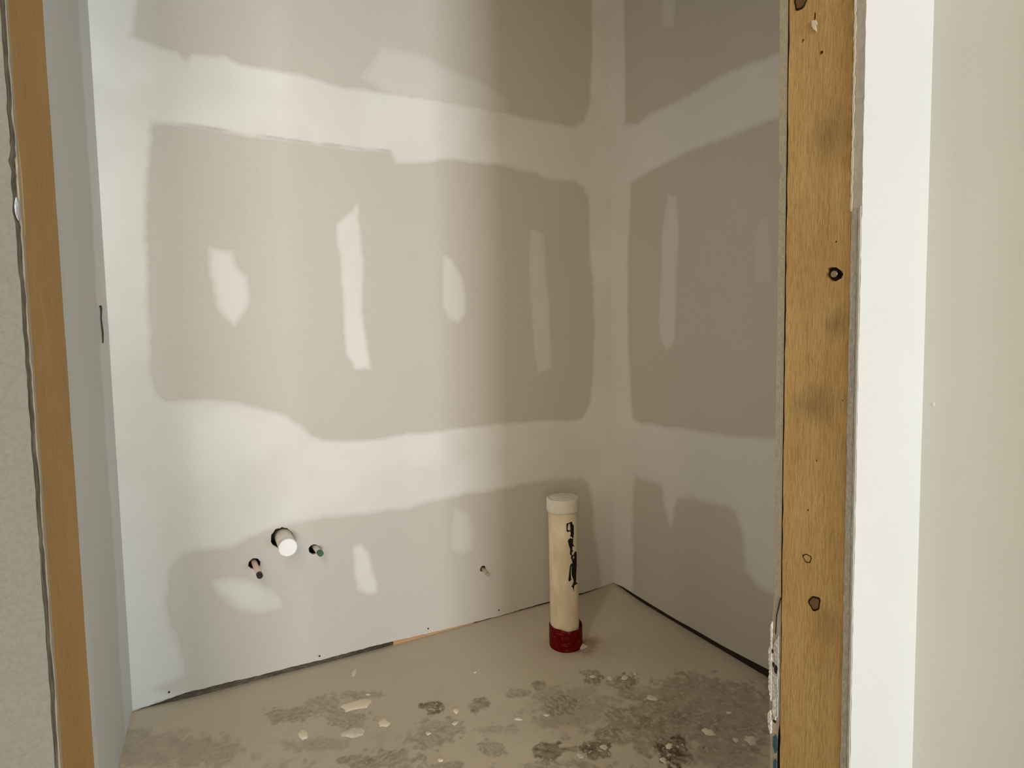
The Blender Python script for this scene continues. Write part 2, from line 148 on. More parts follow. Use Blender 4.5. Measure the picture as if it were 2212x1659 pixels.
M_BEIGE = drywall_material('coated_side_wall', 1.0, mud=(0.80, 0.80, 0.755))
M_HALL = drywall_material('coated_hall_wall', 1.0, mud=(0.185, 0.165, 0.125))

def gypsum_material(name, lo, hi, stretch=(1, 1, 1), scale=240, bump=0.5):
    m = mat(name, hi, 0.95); t = NT(m); co = t.coords(stretch)
    f = t.noise(co, scale, 4, 0.65); g = t.noise(t.coords(), 22, 3)
    c = t.ramp(f, [(0.3, lo), (0.68, hi)])
    t.color(t.mix(t.math('MULTIPLY', g, 0.35), c, tuple(x * 0.75 for x in hi)))
    t.bump(f, bump, 0.003)
    return m
M_GYP = gypsum_material('gypsum_core', (0.36, 0.32, 0.255), (0.51, 0.465, 0.385))
M_GYP2 = gypsum_material('scored_gypsum_edge', (0.43, 0.415, 0.39), (0.72, 0.70, 0.66), (1.0, 1.0, 0.45), 330, 0.9)
M_RAG = gypsum_material('torn_paper_edge', (0.05, 0.032, 0.02), (0.28, 0.225, 0.165), (1, 1, 0.3), 170, 0.8)
M_CRUMB = gypsum_material('white_compound_crumbs', (0.55, 0.53, 0.48), (0.88, 0.86, 0.80), (1, 1, 1), 120, 0.8)
M_FACT = gypsum_material('factory_paper_edge', (0.50, 0.475, 0.43), (0.62, 0.595, 0.54), (1, 1, 0.5), 200, 0.25)

def wood_material(name, lo, mid, hi, stains=(), grain=1.0, axis='z'):
    st = lambda k: {'x': (k, 1, 1), 'y': (1, k, 1), 'z': (1, 1, k)}[axis]
    m = mat(name, mid, 0.65); t = NT(m)
    f = t.noise(t.coords(st(0.16)), 300, 6, 0.7)
    g = t.noise(t.coords(st(0.22)), 26, 4, 0.6)
    h = t.noise(t.coords((1, 1, 1)), 9, 2)
    c = t.ramp(f, [(0.34, lo), (0.50, mid), (0.66, hi)])
    c = t.mix(0.45, c, t.ramp(g, [(0.3, lo), (0.7, hi)]))
    c = t.mix(t.math('MULTIPLY', h, 0.25), c, tuple(x * 0.78 for x in mid))
    tc = t.n('ShaderNodeTexCoord')
    for (p, sc, dark, k) in stains:
        sub = t.n('ShaderNodeVectorMath', operation='SUBTRACT'); sub.inputs[1].default_value = p
        t.l(tc.outputs['Object'], sub.inputs[0])
        mul = t.n('ShaderNodeVectorMath', operation='MULTIPLY'); mul.inputs[1].default_value = sc
        t.l(sub.outputs[0], mul.inputs[0])
        ln = t.n('ShaderNodeVectorMath', operation='LENGTH'); t.l(mul.outputs[0], ln.inputs[0])
        w = t.math('SUBTRACT', t.math('ADD', ln.outputs['Value'], t.math('MULTIPLY', g, 1.0)), 0.5)
        fac = t.math('MULTIPLY', t.math('SUBTRACT', 1.0, w, True), k)
        c = t.mix(fac, c, dark)
    t.color(c)
    t.bump(t.math('ADD', f, t.math('MULTIPLY', g, 0.5)), 0.9 * grain, 0.004)
    return m

M_PVC = mat('cream_pvc', (0.63, 0.53, 0.385), 0.45)
t = NT(M_PVC); n_ = t.noise(t.coords((1, 1, 0.4)), 26, 4)
t.color(t.ramp(n_, [(0.3, (0.64, 0.525, 0.37)), (0.7, (0.78, 0.69, 0.54))]))
M_CAP = gypsum_material('dusty_white_cap', (0.66, 0.62, 0.53), (0.78, 0.74, 0.65), (1, 1, 1), 60, 0.1)
M_RED = mat('red_coupling', (0.1, 0.002, 0.002), 0.5)
t = NT(M_RED)
s_ = t.noise(t.coords((1, 1.0, 2.6)), 44, 6, 0.8)
t.b.inputs['Specular IOR Level'].default_value = 0.08
t.color(t.ramp(s_, [(0.0, (0.075, 0.0008, 0.0008)), (0.56, (0.115, 0.0012, 0.0015)), (0.68, (0.34, 0.11, 0.085))]))
M_INK = mat('black_marker_ink', (0.006, 0.006, 0.007), 0.7)
M_WPVC = mat('white_pvc', (0.84, 0.85, 0.84), 0.4)
M_STUBP = mat('dusty_pipe', (0.60, 0.555, 0.48), 0.6)
M_COPPER = mat('pinkish_supply_tube', (0.62, 0.47, 0.40), 0.5)
M_BLACK = mat('dark_tube_tip', (0.018, 0.012, 0.016), 0.5)
M_GREYT = mat('grey_green_tube', (0.46, 0.47, 0.41), 0.5)
M_GREEN = mat('green_tube_tip', (0.055, 0.12, 0.075), 0.5)
M_TANT = mat('tan_tube', (0.42, 0.37, 0.28), 0.5)
M_DARK = mat('dark_cavity', (0.025, 0.02, 0.016), 0.95)
M_WIRE = mat('dark_wire', (0.035, 0.025, 0.014), 0.6)
M_NAIL = mat('nail_steel', (0.34, 0.27, 0.19), 0.35, 0.6)
M_SCREW = mat('screw_steel', (0.03, 0.027, 0.025), 0.5, 0.3)
M_KNOT = wood_material('knot_wood', (0.13, 0.06, 0.02), (0.22, 0.115, 0.042), (0.30, 0.17, 0.07))
M_RING = mat('knot_ring', (0.018, 0.009, 0.003), 0.8)
M_BLUE = mat('blue_paint_smear', (0.035, 0.12, 0.17), 0.7)
M_GAP_SHADE = mat('painted_gap_shade', (0.045, 0.032, 0.02), 0.9)  # near-black colour standing in for shade in the gap beside the stud
M_FRAY2 = mat('buff_torn_paper', (0.40, 0.30, 0.20), 0.9)
M_FRAY = mat('frayed_paper', (0.74, 0.68, 0.56), 0.9)
M_FRAME = mat('white_window_frame', (0.75, 0.75, 0.73), 0.5)
GL = (0.43, 0.255, 0.085); GM = (0.73, 0.455, 0.170); GH = (0.80, 0.58, 0.26)
stn = DT['stud']['smudge']
M_STUD_R = wood_material('rough_sawn_pine', GL, GM, GH, [
    ((XJR, stn[0][0], stn[0][1]), (0, 55, 38), (0.17, 0.12, 0.075), 0.55),
    ((XJR, stn[1][0], stn[1][1]), (0, 26, 32), (0.19, 0.125, 0.075), 0.45),
    ((XJR, stn[2][0], stn[2][1]), (0, 30, 22), (0.24, 0.15, 0.07), 0.45),
    ((XJR, stn[3][0], stn[3][1]), (0, 45, 30), (0.24, 0.14, 0.06), 0.4)], 1.0)
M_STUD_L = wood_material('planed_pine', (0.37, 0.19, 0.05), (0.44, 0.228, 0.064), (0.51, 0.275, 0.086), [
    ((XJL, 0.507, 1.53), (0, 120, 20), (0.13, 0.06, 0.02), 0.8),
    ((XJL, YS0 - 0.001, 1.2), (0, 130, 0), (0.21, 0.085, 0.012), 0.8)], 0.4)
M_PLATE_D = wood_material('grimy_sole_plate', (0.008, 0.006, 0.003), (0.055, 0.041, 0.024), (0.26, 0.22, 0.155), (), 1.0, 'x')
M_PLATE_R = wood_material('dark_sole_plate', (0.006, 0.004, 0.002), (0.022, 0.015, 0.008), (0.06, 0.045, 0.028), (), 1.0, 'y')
M_PLATE_C = wood_material('clean_sole_plate', (0.40, 0.22, 0.10), (0.62, 0.39, 0.20), (0.75, 0.54, 0.33), (), 1.0, 'x')

def concrete_material():
    m = mat('dusty_concrete', (0.4, 0.35, 0.28), 0.85); t = NT(m); co = t.coords()
    big = t.noise(co, 2.3, 4); mid = t.noise(co, 17, 4, 0.6); fine = t.noise(co, 260, 3, 0.7)
    c = t.mix(big, (0.54, 0.485, 0.385), (0.67, 0.605, 0.50))
    c = t.mix(t.math('MULTIPLY', mid, 0.28), c, (0.45, 0.395, 0.30))
    c = t.mix(0.10, c, t.ramp(fine, [(0.25, (0, 0, 0)), (0.75, (1, 1, 1))]), 'OVERLAY')
    br = t.noise(co, 58, 5, 0.68); ch = t.noise(co, 66, 3, 0.6)
    brk = t.ramp(br, [(0.38, (0.68, 0.68, 0.68)), (0.56, (1, 1, 1))])
    c = t.mix(t.math('MULTIPLY', t.math('MULTIPLY', t.attr('dark'), 1.15), brk, True), c, (0.105, 0.078, 0.040))
    chip = t.ramp(ch, [(0.60, (0, 0, 0)), (0.64, (1, 1, 1))])
    c = t.mix(t.math('MULTIPLY', t.math('MULTIPLY', t.attr('dark'), 1.3, True), chip), c, (0.62, 0.56, 0.45))
    c = t.mix(t.attr('pale'), c, (0.56, 0.52, 0.45))
    c = t.mix(t.math('MULTIPLY', t.attr('redstain'), 0.6), c, (0.26, 0.07, 0.045))
    t.color(c)
    t.bump(t.math('ADD', mid, t.math('MULTIPLY', fine, 0.5)), 0.2, 0.002)
    return m
M_FLOOR = concrete_material()
M_SPLAT = mat('dried_compound_cream', (0.86, 0.76, 0.59), 0.9)
M_SPLAT2 = gypsum_material('dried_compound_grey', (0.62, 0.58, 0.49), (0.84, 0.79, 0.69), (1, 1, 1), 90, 0.3)

# ------------------------------------------------------------------ builders
def link(name, me, parent=None, mats=()):
    o = bpy.data.objects.new(name, me)
    COL.objects.link(o)
    for m in mats: me.materials.append(m)
    if parent is not None:
        o.parent = parent
    return o
def from_bm(name, bm, mats, parent=None, smooth=False):
    me = bpy.data.meshes.new(name)
    bmesh.ops.recalc_face_normals(bm, faces=bm.faces[:])
    if smooth:
        for f in bm.faces: f.smooth = True
    bm.to_mesh(me); bm.free()
    return link(name, me, parent, mats if isinstance(mats, (list, tuple)) else [mats])
def structure(o, label=None):
    o['kind'] = 'structure'
    if label: o['label'] = label
    return o
def thing(name, loc, label, cat, group=None):
    o = bpy.data.objects.new(name, None); COL.objects.link(o)
    o.empty_display_size = 0.05
    o['label'] = label; o['category'] = cat
    if group: o['group'] = group
    return o
def box(bm, x0, x1, y0, y1, z0, z1, mi=0):
    v = [bm.verts.new((x, y, z)) for x in (x0, x1) for y in (y0, y1) for z in (z0, z1)]
    for q in ((0, 1, 3, 2), (4, 6, 7, 5), (0, 4, 5, 1), (2, 3, 7, 6), (0, 2, 6, 4), (1, 5, 7, 3)):
        f = bm.faces.new([v[k] for k in q]); f.material_index = mi
def box_obj(name, dims, m, parent=None, bevel=0.0):
    bm = bmesh.new(); box(bm, *dims)
    if bevel: bmesh.ops.bevel(bm, geom=bm.edges[:], offset=bevel, segments=2, affect='EDGES')
    return from_bm(name, bm, m, parent)
def circle(cx, cy, r, n=28, jit=0.0, seed=0):
    rg = random.Random(seed)
    return [(cx + r * (1 + rg.uniform(-jit, jit)) * math.cos(2 * math.pi * k / n), cy + r * (1 + rg.uniform(-jit, jit)) * math.sin(2 * math.pi * k / n)) for k in range(n)]
def inside(p, poly):
    x, y = p; c = False
    for i in range(len(poly)):
        x1, y1 = poly[i]; x2, y2 = poly[i - 1]
        if (y1 > y) != (y2 > y) and x < (x2 - x1) * (y - y1) / (y2 - y1) + x1: c = not c
    return c
def plate(outer, holes, put, thick, mi=(0, 0, 1), floors=None):
    """a sheet with holes: put(u, v, d) maps outline and depth to 3D; mi = front, back, edge materials; floors closes a hole at a depth"""
    floors = floors or {}
    bm = bmesh.new()
    pts = [Vector(p) for p in outer]; edges = [(k, (k + 1) % len(outer)) for k in range(len(outer))]
    n0 = len(pts)
    for h in holes:
        b = len(pts); pts += [Vector(p) for p in h]
        edges += [(b + k, b + (k + 1) % len(h)) for k in range(len(h))]
    V, E_, F_, _, _, _ = delaunay_2d_cdt(pts, edges, [list(range(n0))], 1, 1e-6)
    def keep(f):
        c = sum((V[k] for k in f), Vector((0, 0))) / len(f)
        return inside((c.x, c.y), outer) and not any(inside((c.x, c.y), h) for h in holes)
    F_ = [f for f in F_ if keep(f)]
    A = [bm.verts.new(put(v.x, v.y, 0.0)) for v in V]
    B = [bm.verts.new(put(v.x, v.y, thick)) for v in V]
    cnt = {}
    for f in F_:
        bm.faces.new([A[k] for k in f]).material_index = mi[0]
        bm.faces.new([B[k] for k in reversed(f)]).material_index = mi[1]
        for i in range(len(f)):
            e = (f[i], f[(i + 1) % len(f)]); k = tuple(sorted(e))
            cnt.setdefault(k, []).append(e)
    for k, es in cnt.items():
        if len(es) == 1:
            a, b = es[0]
            bm.faces.new([A[b], A[a], B[a], B[b]]).material_index = mi[2]
    for hi, (d, m_) in floors.items():
        vs = [bm.verts.new(put(u, v, d)) for u, v in holes[hi]]
        bm.faces.new(vs).material_index = m_
    for v in [v for v in bm.verts if not v.link_faces]: bm.verts.remove(v)
    return bm
def tube(bm, a, b, r0, r1=None, n=28, cap=True, mi=0, rings=((0, 1), (1, 1))):
    a, b = Vector(a), Vector(b); ax = (b - a).normalized()
    up = Vector((0, 0, 1)) if abs(ax.z) < 0.9 else Vector((1, 0, 0))
    e1 = ax.cross(up).normalized(); e2 = ax.cross(e1)
    prev = None; first = None
    for t_, s in rings:
        c = a + (b - a) * t_
        ring = [bm.verts.new(c + (e1 * math.cos(2 * math.pi * k / n) + e2 * math.sin(2 * math.pi * k / n)) * r0 * s) for k in range(n)]
        if prev:
            for k in range(n):
                f = bm.faces.new([prev[k], prev[(k + 1) % n], ring[(k + 1) % n], ring[k]]); f.material_index = mi; f.smooth = True
        else: first = ring
        prev = ring
    if cap:
        bm.faces.new(first[::-1]).material_index = mi; bm.faces.new(prev).material_index = mi
def vnoise(x, y, scale, seed):
    """smooth lattice noise in 0..1, numpy arrays"""
    rg = np.random.RandomState(seed); G = rg.rand(256, 256)
    u, v = x * scale + 64.3, y * scale + 64.7
    i, j = np.floor(u).astype(int), np.floor(v).astype(int)
    fu, fv = u - i, v - j
    fu, fv = fu * fu * (3 - 2 * fu), fv * fv * (3 - 2 * fv)
    g = lambda a, b: G[a % 256, b % 256]
    return (g(i, j) * (1 - fu) + g(i + 1, j) * fu) * (1 - fv) + (g(i, j + 1) * (1 - fu) + g(i + 1, j + 1) * fu) * fv
def fbm(x, y, s, seed): return 0.5 * vnoise(x, y, s, seed) + 0.3 * vnoise(x, y, s * 2.1, seed + 1) + 0.2 * vnoise(x, y, s * 4.3, seed + 2)
def sdist(U, V_, poly):
    """signed distance to a polygon, negative inside"""
    P = np.array(poly); Q = np.roll(P, -1, 0)
    d2 = np.full(U.shape, 1e9); ins = np.zeros(U.shape, bool)
    for (ax, ay), (bx, by) in zip(P, Q):
        ex, ey = bx - ax, by - ay; L = ex * ex + ey * ey + 1e-12
        t_ = np.clip(((U - ax) * ex + (V_ - ay) * ey) / L, 0, 1)
        d2 = np.minimum(d2, (U - ax - t_ * ex) ** 2 + (V_ - ay - t_ * ey) ** 2)
        if ay != by:
            c = ((ay > V_) != (by > V_)) & (U < (bx - ax) * (V_ - ay) / (by - ay) + ax)
            ins ^= c
    d = np.sqrt(d2)
    return np.where(ins, -d, d)
def dpath(U, V_, path):
    d2 = np.full(U.shape, 1e9)
    for (ax, ay), (bx, by) in zip(path[:-1], path[1:]):
        ex, ey = bx - ax, by - ay; L = ex * ex + ey * ey + 1e-12
        t_ = np.clip(((U - ax) * ex + (V_ - ay) * ey) / L, 0, 1)
        d2 = np.minimum(d2, (U - ax - t_ * ex) ** 2 + (V_ - ay - t_ * ey) ** 2)
    return np.sqrt(d2)
def sstep(a, b, x):
    t_ = np.clip((x - a) / (b - a), 0, 1); return t_ * t_ * (3 - 2 * t_)
def compound_sheets(u0, u1, v0, v1, step, field, label_of, put, parent, skip=None):
    """thin raised coats of joint compound lying on a wall, one mesh per coat; field gives how thick the coat is (0..1)"""
    nu, nv = int(round((u1 - u0) / step)) + 1, int(round((v1 - v0) / step)) + 1
    us, vs = np.linspace(u0, u1, nu), np.linspace(v0, v1, nv)
    U, V_ = np.meshgrid(us, vs, indexing='ij')
    mud, line = field(U, V_)
    m4 = np.maximum.reduce([mud[:-1, :-1], mud[1:, :-1], mud[:-1, 1:], mud[1:, 1:]])
    cu, cv = (U[:-1, :-1] + U[1:, 1:]) / 2, (V_[:-1, :-1] + V_[1:, 1:]) / 2
    lab = label_of(cu, cv)
    ok = m4 > 0.02
    if skip is not None: ok &= ~skip(cu, cv)
    for k, name in lab[1].items():
        sel = ok & (lab[0] == k)
        if not sel.any(): continue
        ii, jj = np.nonzero(sel)
        quad = np.stack([ii * nv + jj, (ii + 1) * nv + jj, (ii + 1) * nv + jj + 1, ii * nv + jj + 1], 1)
        uq, inv = np.unique(quad, return_inverse=True)
        fu, fv, fm, fl = U.ravel()[uq], V_.ravel()[uq], mud.ravel()[uq], line.ravel()[uq]
        co = [put(a, b, -0.0002 + 0.0014 * c) for a, b, c in zip(fu.tolist(), fv.tolist(), fm.tolist())]
        me = bpy.data.meshes.new(name)
        me.from_pydata(co, [], inv.reshape(-1, 4).tolist())
        for an, arr in (('mud', fm), ('line', fl)):
            at = me.attributes.new(an, 'FLOAT', 'POINT'); at.data.foreach_set('value', arr.astype(np.float32))
        me.polygons.foreach_set('use_smooth', [True] * len(me.polygons))
        link(name, me, parent, [M_DRY])

# ------------------------------------------------------------------ back wall: drywall sheet with holes and a ragged bottom edge
gap = DT['B_gap']
bot = [(X0, -0.006)] + [(x, z if x > -0.2 else z - 0.018) for x, z in gap if X0 + 0.02 < x < X2 - 0.02] + [(X2, -0.005)]
jag = []
for (a, za), (b, zb) in zip(bot[:-1], bot[1:]):
    k = max(1, int((b - a) / 0.012))
    jag += [(a + (b - a) * q / k, za + (zb - za) * q / k + random.uniform(-0.0012, 0.0012)) for q in range(k)]
jag.append(bot[-1])
outer = jag + [(X2, ZC), (X0, ZC)]
holes = [circle(h[0], h[1], h[2], 26, 0.07, 11 + k) for k, h in enumerate(DT['holes'])]
wb = from_bm('wall_back', plate(outer, holes, lambda u, v, d: (u, Y1 + d, v), TD), [M_DRY, M_GYP])
structure(wb, 'unpainted drywall back wall with white joint compound bands')
pb = DT['B_patch']
feath = [0.016, 0.012, 0.016, 0.014, 0.026, 0.014, 0.03]
gain = [0.85, 1.0, 0.7, 0.6, 0.75, 0.9, 0.5]
def back_field(U, V_):
    w = (fbm(U, V_, 9, 3) - 0.5) * 0.016 + (vnoise(U, V_, 46, 9) - 0.5) * 0.005
    paper = np.zeros(U.shape)
    for nm, fe in (('B_top', 0.013), ('B_mid', 0.014), ('B_low', 0.018)):
        d = sdist(U, V_, DT[nm]) + w
        paper = np.maximum(paper, sstep(fe, -fe, d))
    mud = 1 - paper
    mud = np.maximum(mud, 0.45 * sstep(0.03, -0.03, sdist(U, V_, DT['B_half']) + w))
    for q, fe, g in zip(pb, feath, gain):
        mud = np.maximum(mud, g * sstep(fe, -fe, sdist(U, V_, q) + w * 0.7))
    thin = (0.78 + 0.22 * sstep(0.3, 0.6, fbm(U, V_, 4, 31))) * (1 - 0.5 * sstep(1.6, 0.95, V_) * sstep(-0.08, -0.20, U))  # patchy coat; low left corner toned down to paint in its dimmer light
    line = sstep(0.0045, 0.001, dpath(U, V_, DT['B_line']) + (vnoise(U, V_, 30, 5) - 0.35) * 0.006)
    return mud * thin, line
def back_labels(cu, cv):
    L = np.zeros(cu.shape, int)
    L[cv > 1.55] = 1; L[cv <= 1.55] = 2
    L[cv > 2.45] = 5
    L[cu < -0.17] = 3
    L[cu > 1.515] = 4
    for k, q in enumerate(pb):
        xs, zs = [a for a, _ in q], [b for _, b in q]
        e = feath[k] + 0.012
        s = (cu > min(xs) - e) & (cu < max(xs) + e) & (cv > min(zs) - e) & (cv < max(zs) + e) & (sdist(cu, cv, q) < e) & (back_paper(cu, cv) > 0.9)
        L[s] = 10 + k
    names = {1: 'seam_band', 2: 'seam_band', 3: 'corner_band', 4: 'corner_band', 5: 'seam_band'}
    names.update({10 + k: 'screw_patch' for k in range(len(pb))})
    return L, names
def back_paper(U, V_):
    p_ = np.zeros(U.shape)
    for nm in ('B_top', 'B_mid', 'B_low'): p_ = np.maximum(p_, sstep(0.02, -0.02, sdist(U, V_, DT[nm])))
    return p_
gx, gz = [a for a, _ in bot], [b for _, b in bot]
def back_skip(cu, cv):
    s = cv < np.interp(cu, gx, gz) + 0.004
    for h in DT['holes']: s |= (cu - h[0]) ** 2 + (cv - h[1]) ** 2 < (h[2] + 0.003) ** 2
    return s
compound_sheets(X0 + 0.001, X2 - 0.001, 0.0, 2.80, 0.0065, back_field, back_labels, lambda u, v, d: (u, Y1 - d, v), wb, back_skip)
box_obj('stud_cavity', (X0, X2, Y1 + TD + 0.085, Y1 + TD + 0.095, 0.06, ZC), M_DARK, wb)
for sx, sz in DT['screws']:                                          # drywall screws along the foot of the wall
    bm = bmesh.new(); tube(bm, (sx, Y1 + 0.001, sz), (sx, Y1 - 0.0014, sz), 0.0036, n=12, rings=((0, 1), (0.7, 1), (1, 0.7)))
    from_bm('screw_head', bm, M_SCREW, wb)
# sole plate seen through the gap under the drywall
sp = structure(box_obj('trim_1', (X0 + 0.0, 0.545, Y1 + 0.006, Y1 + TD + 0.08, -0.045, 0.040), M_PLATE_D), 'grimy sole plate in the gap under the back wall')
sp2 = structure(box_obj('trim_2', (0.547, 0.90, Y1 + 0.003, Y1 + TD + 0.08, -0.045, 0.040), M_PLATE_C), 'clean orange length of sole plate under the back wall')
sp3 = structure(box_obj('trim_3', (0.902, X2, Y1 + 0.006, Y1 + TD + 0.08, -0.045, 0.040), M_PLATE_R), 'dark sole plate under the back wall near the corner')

# ------------------------------------------------------------------ right wall of the small room
gap = DT['R_gap']
gy = [(YI - 0.02, 0.020)] + [(y, z - 0.004) for y, z in gap[::-1]][0:-1] + [(Y1, 0.001)]
outer = gy + [(Y1, ZC), (YI - 0.02, ZC)]
wr = structure(from_bm('wall_right', plate(outer, [], lambda u, v, d: (X2 + d, u, v), TD), [M_DRY, M_GYP]), 'shadowed drywall right wall with pale seam bands')
def right_field(U, V_):
    w = (fbm(U, V_, 9, 43) - 0.5) * 0.016 + (vnoise(U, V_, 46, 49) - 0.5) * 0.005
    paper = np.zeros(U.shape)
    for nm, fe in (('R_top', 0.016), ('R_mid', 0.014), ('R_low', 0.020)):
        paper = np.maximum(paper, sstep(fe, -fe, sdist(U, V_, DT[nm]) + w))
    paper = np.where(U < 1.18, np.maximum(paper, sstep(0.04, 0.12, 1.24 - U) * ((V_ > 0.95) | (V_ < 0.3))), paper)
    mud = 1 - paper
    for q, g, fe in zip(DT['R_patch'], (0.6, 0.3, 0.5), (0.014, 0.03, 0.02)):
        mud = np.maximum(mud, g * sstep(fe, -fe, sdist(U, V_, q) + w * 0.7))
    return mud * (0.8 + 0.2 * fbm(U, V_, 4, 61)), np.zeros(U.shape)
def right_labels(cu, cv):
    L = np.ones(cu.shape, int); L[cv < 1.5] = 2; L[cv > 2.4] = 5
    L[cu > 2.02] = 3
    for k, q in enumerate(DT['R_patch']):
        s = (sdist(cu, cv, q) < 0.03) & (np.maximum(sstep(0.02, -0.02, sdist(cu, cv, DT['R_top'])), sstep(0.02, -0.02, sdist(cu, cv, DT['R_mid']))) > 0.9)
        L[s] = 10 + k
    return L, {1: 'seam_band', 2: 'seam_band', 5: 'seam_band', 3: 'corner_band', 10: 'screw_patch', 11: 'screw_patch', 12: 'screw_patch'}
ry, rz = [a for a, _ in gy], [b for _, b in gy]
compound_sheets(0.9, Y1 - 0.001, 0.0, 2.80, 0.0065, right_field, right_labels, lambda u, v, d: (X2 - d, u, v), wr, lambda cu, cv: cv < np.interp(cu, ry, rz) + 0.004)
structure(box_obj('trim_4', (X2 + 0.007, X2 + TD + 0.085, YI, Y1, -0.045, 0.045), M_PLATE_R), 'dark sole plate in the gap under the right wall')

# ------------------------------------------------------------------ left wall of the small room
wl = structure(from_bm('wall_left', plate([(YI - 0.02, -0.022), (Y1, -0.022), (Y1, ZC), (YI - 0.02, ZC)], [], lambda u, v, d: (X0 - d, u, v), TD, (0, 0, 1)), [M_DRY, M_GYP]), 'grey drywall left wall seen edge-on beside the left stud')
def left_field(U, V_):
    w = (fbm(U, V_, 9, 83) - 0.5) * 0.05
    mud = sstep(-0.02, 0.02, U - 1.985 + w)
    mud = np.maximum(mud, 0.25 * sstep(0.05, -0.05, np.abs(V_ - 0.72) - 0.16 + w))
    mud = np.maximum(mud, 0.25 * sstep(0.05, -0.05, np.abs(V_ - 2.06) - 0.1 + w))
    return mud * 0.5, np.zeros(U.shape)
def left_labels(cu, cv):
    L = np.ones(cu.shape, int); L[cv < 1.4] = 2; L[cu > 1.96] = 3
    return L, {1: 'seam_band', 2: 'seam_band', 3: 'corner_band'}
box_obj('fill_housing', (X0 + 0.004, X0 + 0.178, 0.53, 0.583, 0.78, 2.12), M_FRAME, wl)  # unseen body added to go with the fill light
compound_sheets(0.95, Y1 - 0.001, 0.0, 2.6, 0.010, left_field, left_labels, lambda u, v, d: (X0 + d, u, v), wl)

# ------------------------------------------------------------------ floor: bare concrete with a slight rise in its corners
fx0, fx1, fy0, fy1 = X0 - 0.10, X2 + 0.11, 0.54, Y1 + 0.10
nx, ny = int((fx1 - fx0) / 0.0045), int((fy1 - fy0) / 0.0045)
us, vs = np.linspace(fx0, fx1, nx), np.linspace(fy0, fy1, ny)
U, V_ = np.meshgrid(us, vs, indexing='ij')
def floor_np(x, y):
    c1 = np.exp(-((x - X2) / 0.10) ** 2 - ((y - Y1) / 0.14) ** 2) * 0.015
    c2 = np.exp(-((x - X0) / 0.12) ** 2) * 0.009
    m_ = -0.003 * np.exp(-((x - 0.45) / 0.30) ** 2 - ((y - Y1) / 0.25) ** 2)
    return ZF + c1 + c2 * sstep(1.0, 1.6, y) + m_
def floor_z(x, y): return float(floor_np(np.array(float(x)), np.array(float(y))))
Z = floor_np(U, V_)
dark = np.zeros(U.shape); pale = np.zeros(U.shape)
wob = fbm(U, V_, 30, 71)
for k, (cx, cy, ax, ay, bx, by, st, dx, dy, am) in enumerate(DT['prints_and_darks']):  # footprints with tread, plus broad soft areas of darker tone
    det = ax * by - bx * ay
    p_ = ((U - cx) * by - (V_ - cy) * bx) / det; q_ = (-(U - cx) * ay + (V_ - cy) * ax) / det
    r2 = np.sqrt(p_ * p_ + q_ * q_) + (wob - 0.5) * 1.3 + (vnoise(U, V_, 75, 600 + k) - 0.5) * 0.5
    e = sstep(1.12, 0.72, r2) if max(abs(ax), abs(by)) > 0.08 else sstep(1.05, 0.84, r2)
    tread = (U - cx) * -dy + (V_ - cy) * dx + (wob - 0.5) * 0.03
    sgn = np.sin(tread * 2 * np.pi / (0.014 + 0.004 * (k % 3)))
    brk = sstep(0.35, 0.6, vnoise(U, V_, 55, 90 + k))
    dark = np.maximum(dark, e * st * (1 - 0.55 * am * sstep(-0.2, 0.5, sgn) * brk) * (0.45 + 0.9 * fbm(U, V_, 34, 120 + k)))
    pale = np.maximum(pale, e * min(1, st + 0.25) * am * 0.95 * sstep(0.35, 0.9, sgn) * sstep(0.46, 0.70, vnoise(U, V_, 60, 150 + k)))
inr = sstep(0.02, 0.10, V_ - 1.0)
scuff = sstep(0.60, 0.76, fbm(U, V_, 24, 201)) * sstep(1.80, 1.60, V_ + 0.25 * U) * 0.35
dark = np.maximum(dark, scuff * inr)
red = sstep(0.125, 0.06, np.hypot(U - DT['misc']['cx'] - 0.045, V_ - DT['misc']['cy'] + 0.015)) * 0.9 * sstep(0.3, 0.7, fbm(U, V_, 20, 301))
pale = np.maximum(pale, 0.30 * sstep(0.055, 0.0, np.abs(V_ - 2.06 - 0.02 * np.sin(U * 5))) * sstep(0.35, 0.6, fbm(U, V_, 8, 401)))
me = bpy.data.meshes.new('floor')
verts = np.stack([U.ravel(), V_.ravel(), Z.ravel()], 1).tolist()
ii, jj = np.meshgrid(np.arange(nx - 1), np.arange(ny - 1), indexing='ij'); ii = ii.ravel(); jj = jj.ravel()
faces = np.stack([ii * ny + jj, (ii + 1) * ny + jj, (ii + 1) * ny + jj + 1, ii * ny + jj + 1], 1).tolist()
b0 = len(verts)
ex0, ex1, ey0, ey1 = HX0 - 0.2, HX1 + 0.2, HY0 - 0.2, Y1 + 0.3
verts += [(ex0, ey0, ZF), (ex1, ey0, ZF), (ex1, fy0, ZF), (ex0, fy0, ZF), (ex0, ey0, -0.14), (ex1, ey0, -0.14), (ex1, ey1, -0.14), (ex0, ey1, -0.14)]
faces += [(b0, b0 + 1, b0 + 2, b0 + 3), (b0 + 7, b0 + 6, b0 + 5, b0 + 4), (b0, b0 + 4, b0 + 5, b0 + 1)]
me.from_pydata(verts, [], faces)
for an, arr in (('dark', dark), ('pale', pale), ('redstain', red)):
    at = me.attributes.new(an, 'FLOAT', 'POINT')
    at.data.foreach_set('value', np.concatenate([arr.ravel(), np.zeros(8)]).astype(np.float32))
me.polygons.foreach_set('use_smooth', [True] * (len(faces) - 3) + [False] * 3)
fl = structure(link('floor', me, None, [M_FLOOR]), 'dusty bare concrete floor with footprints and compound drips')
cream = {0, 1, 2, 4, 5, 10, 13}
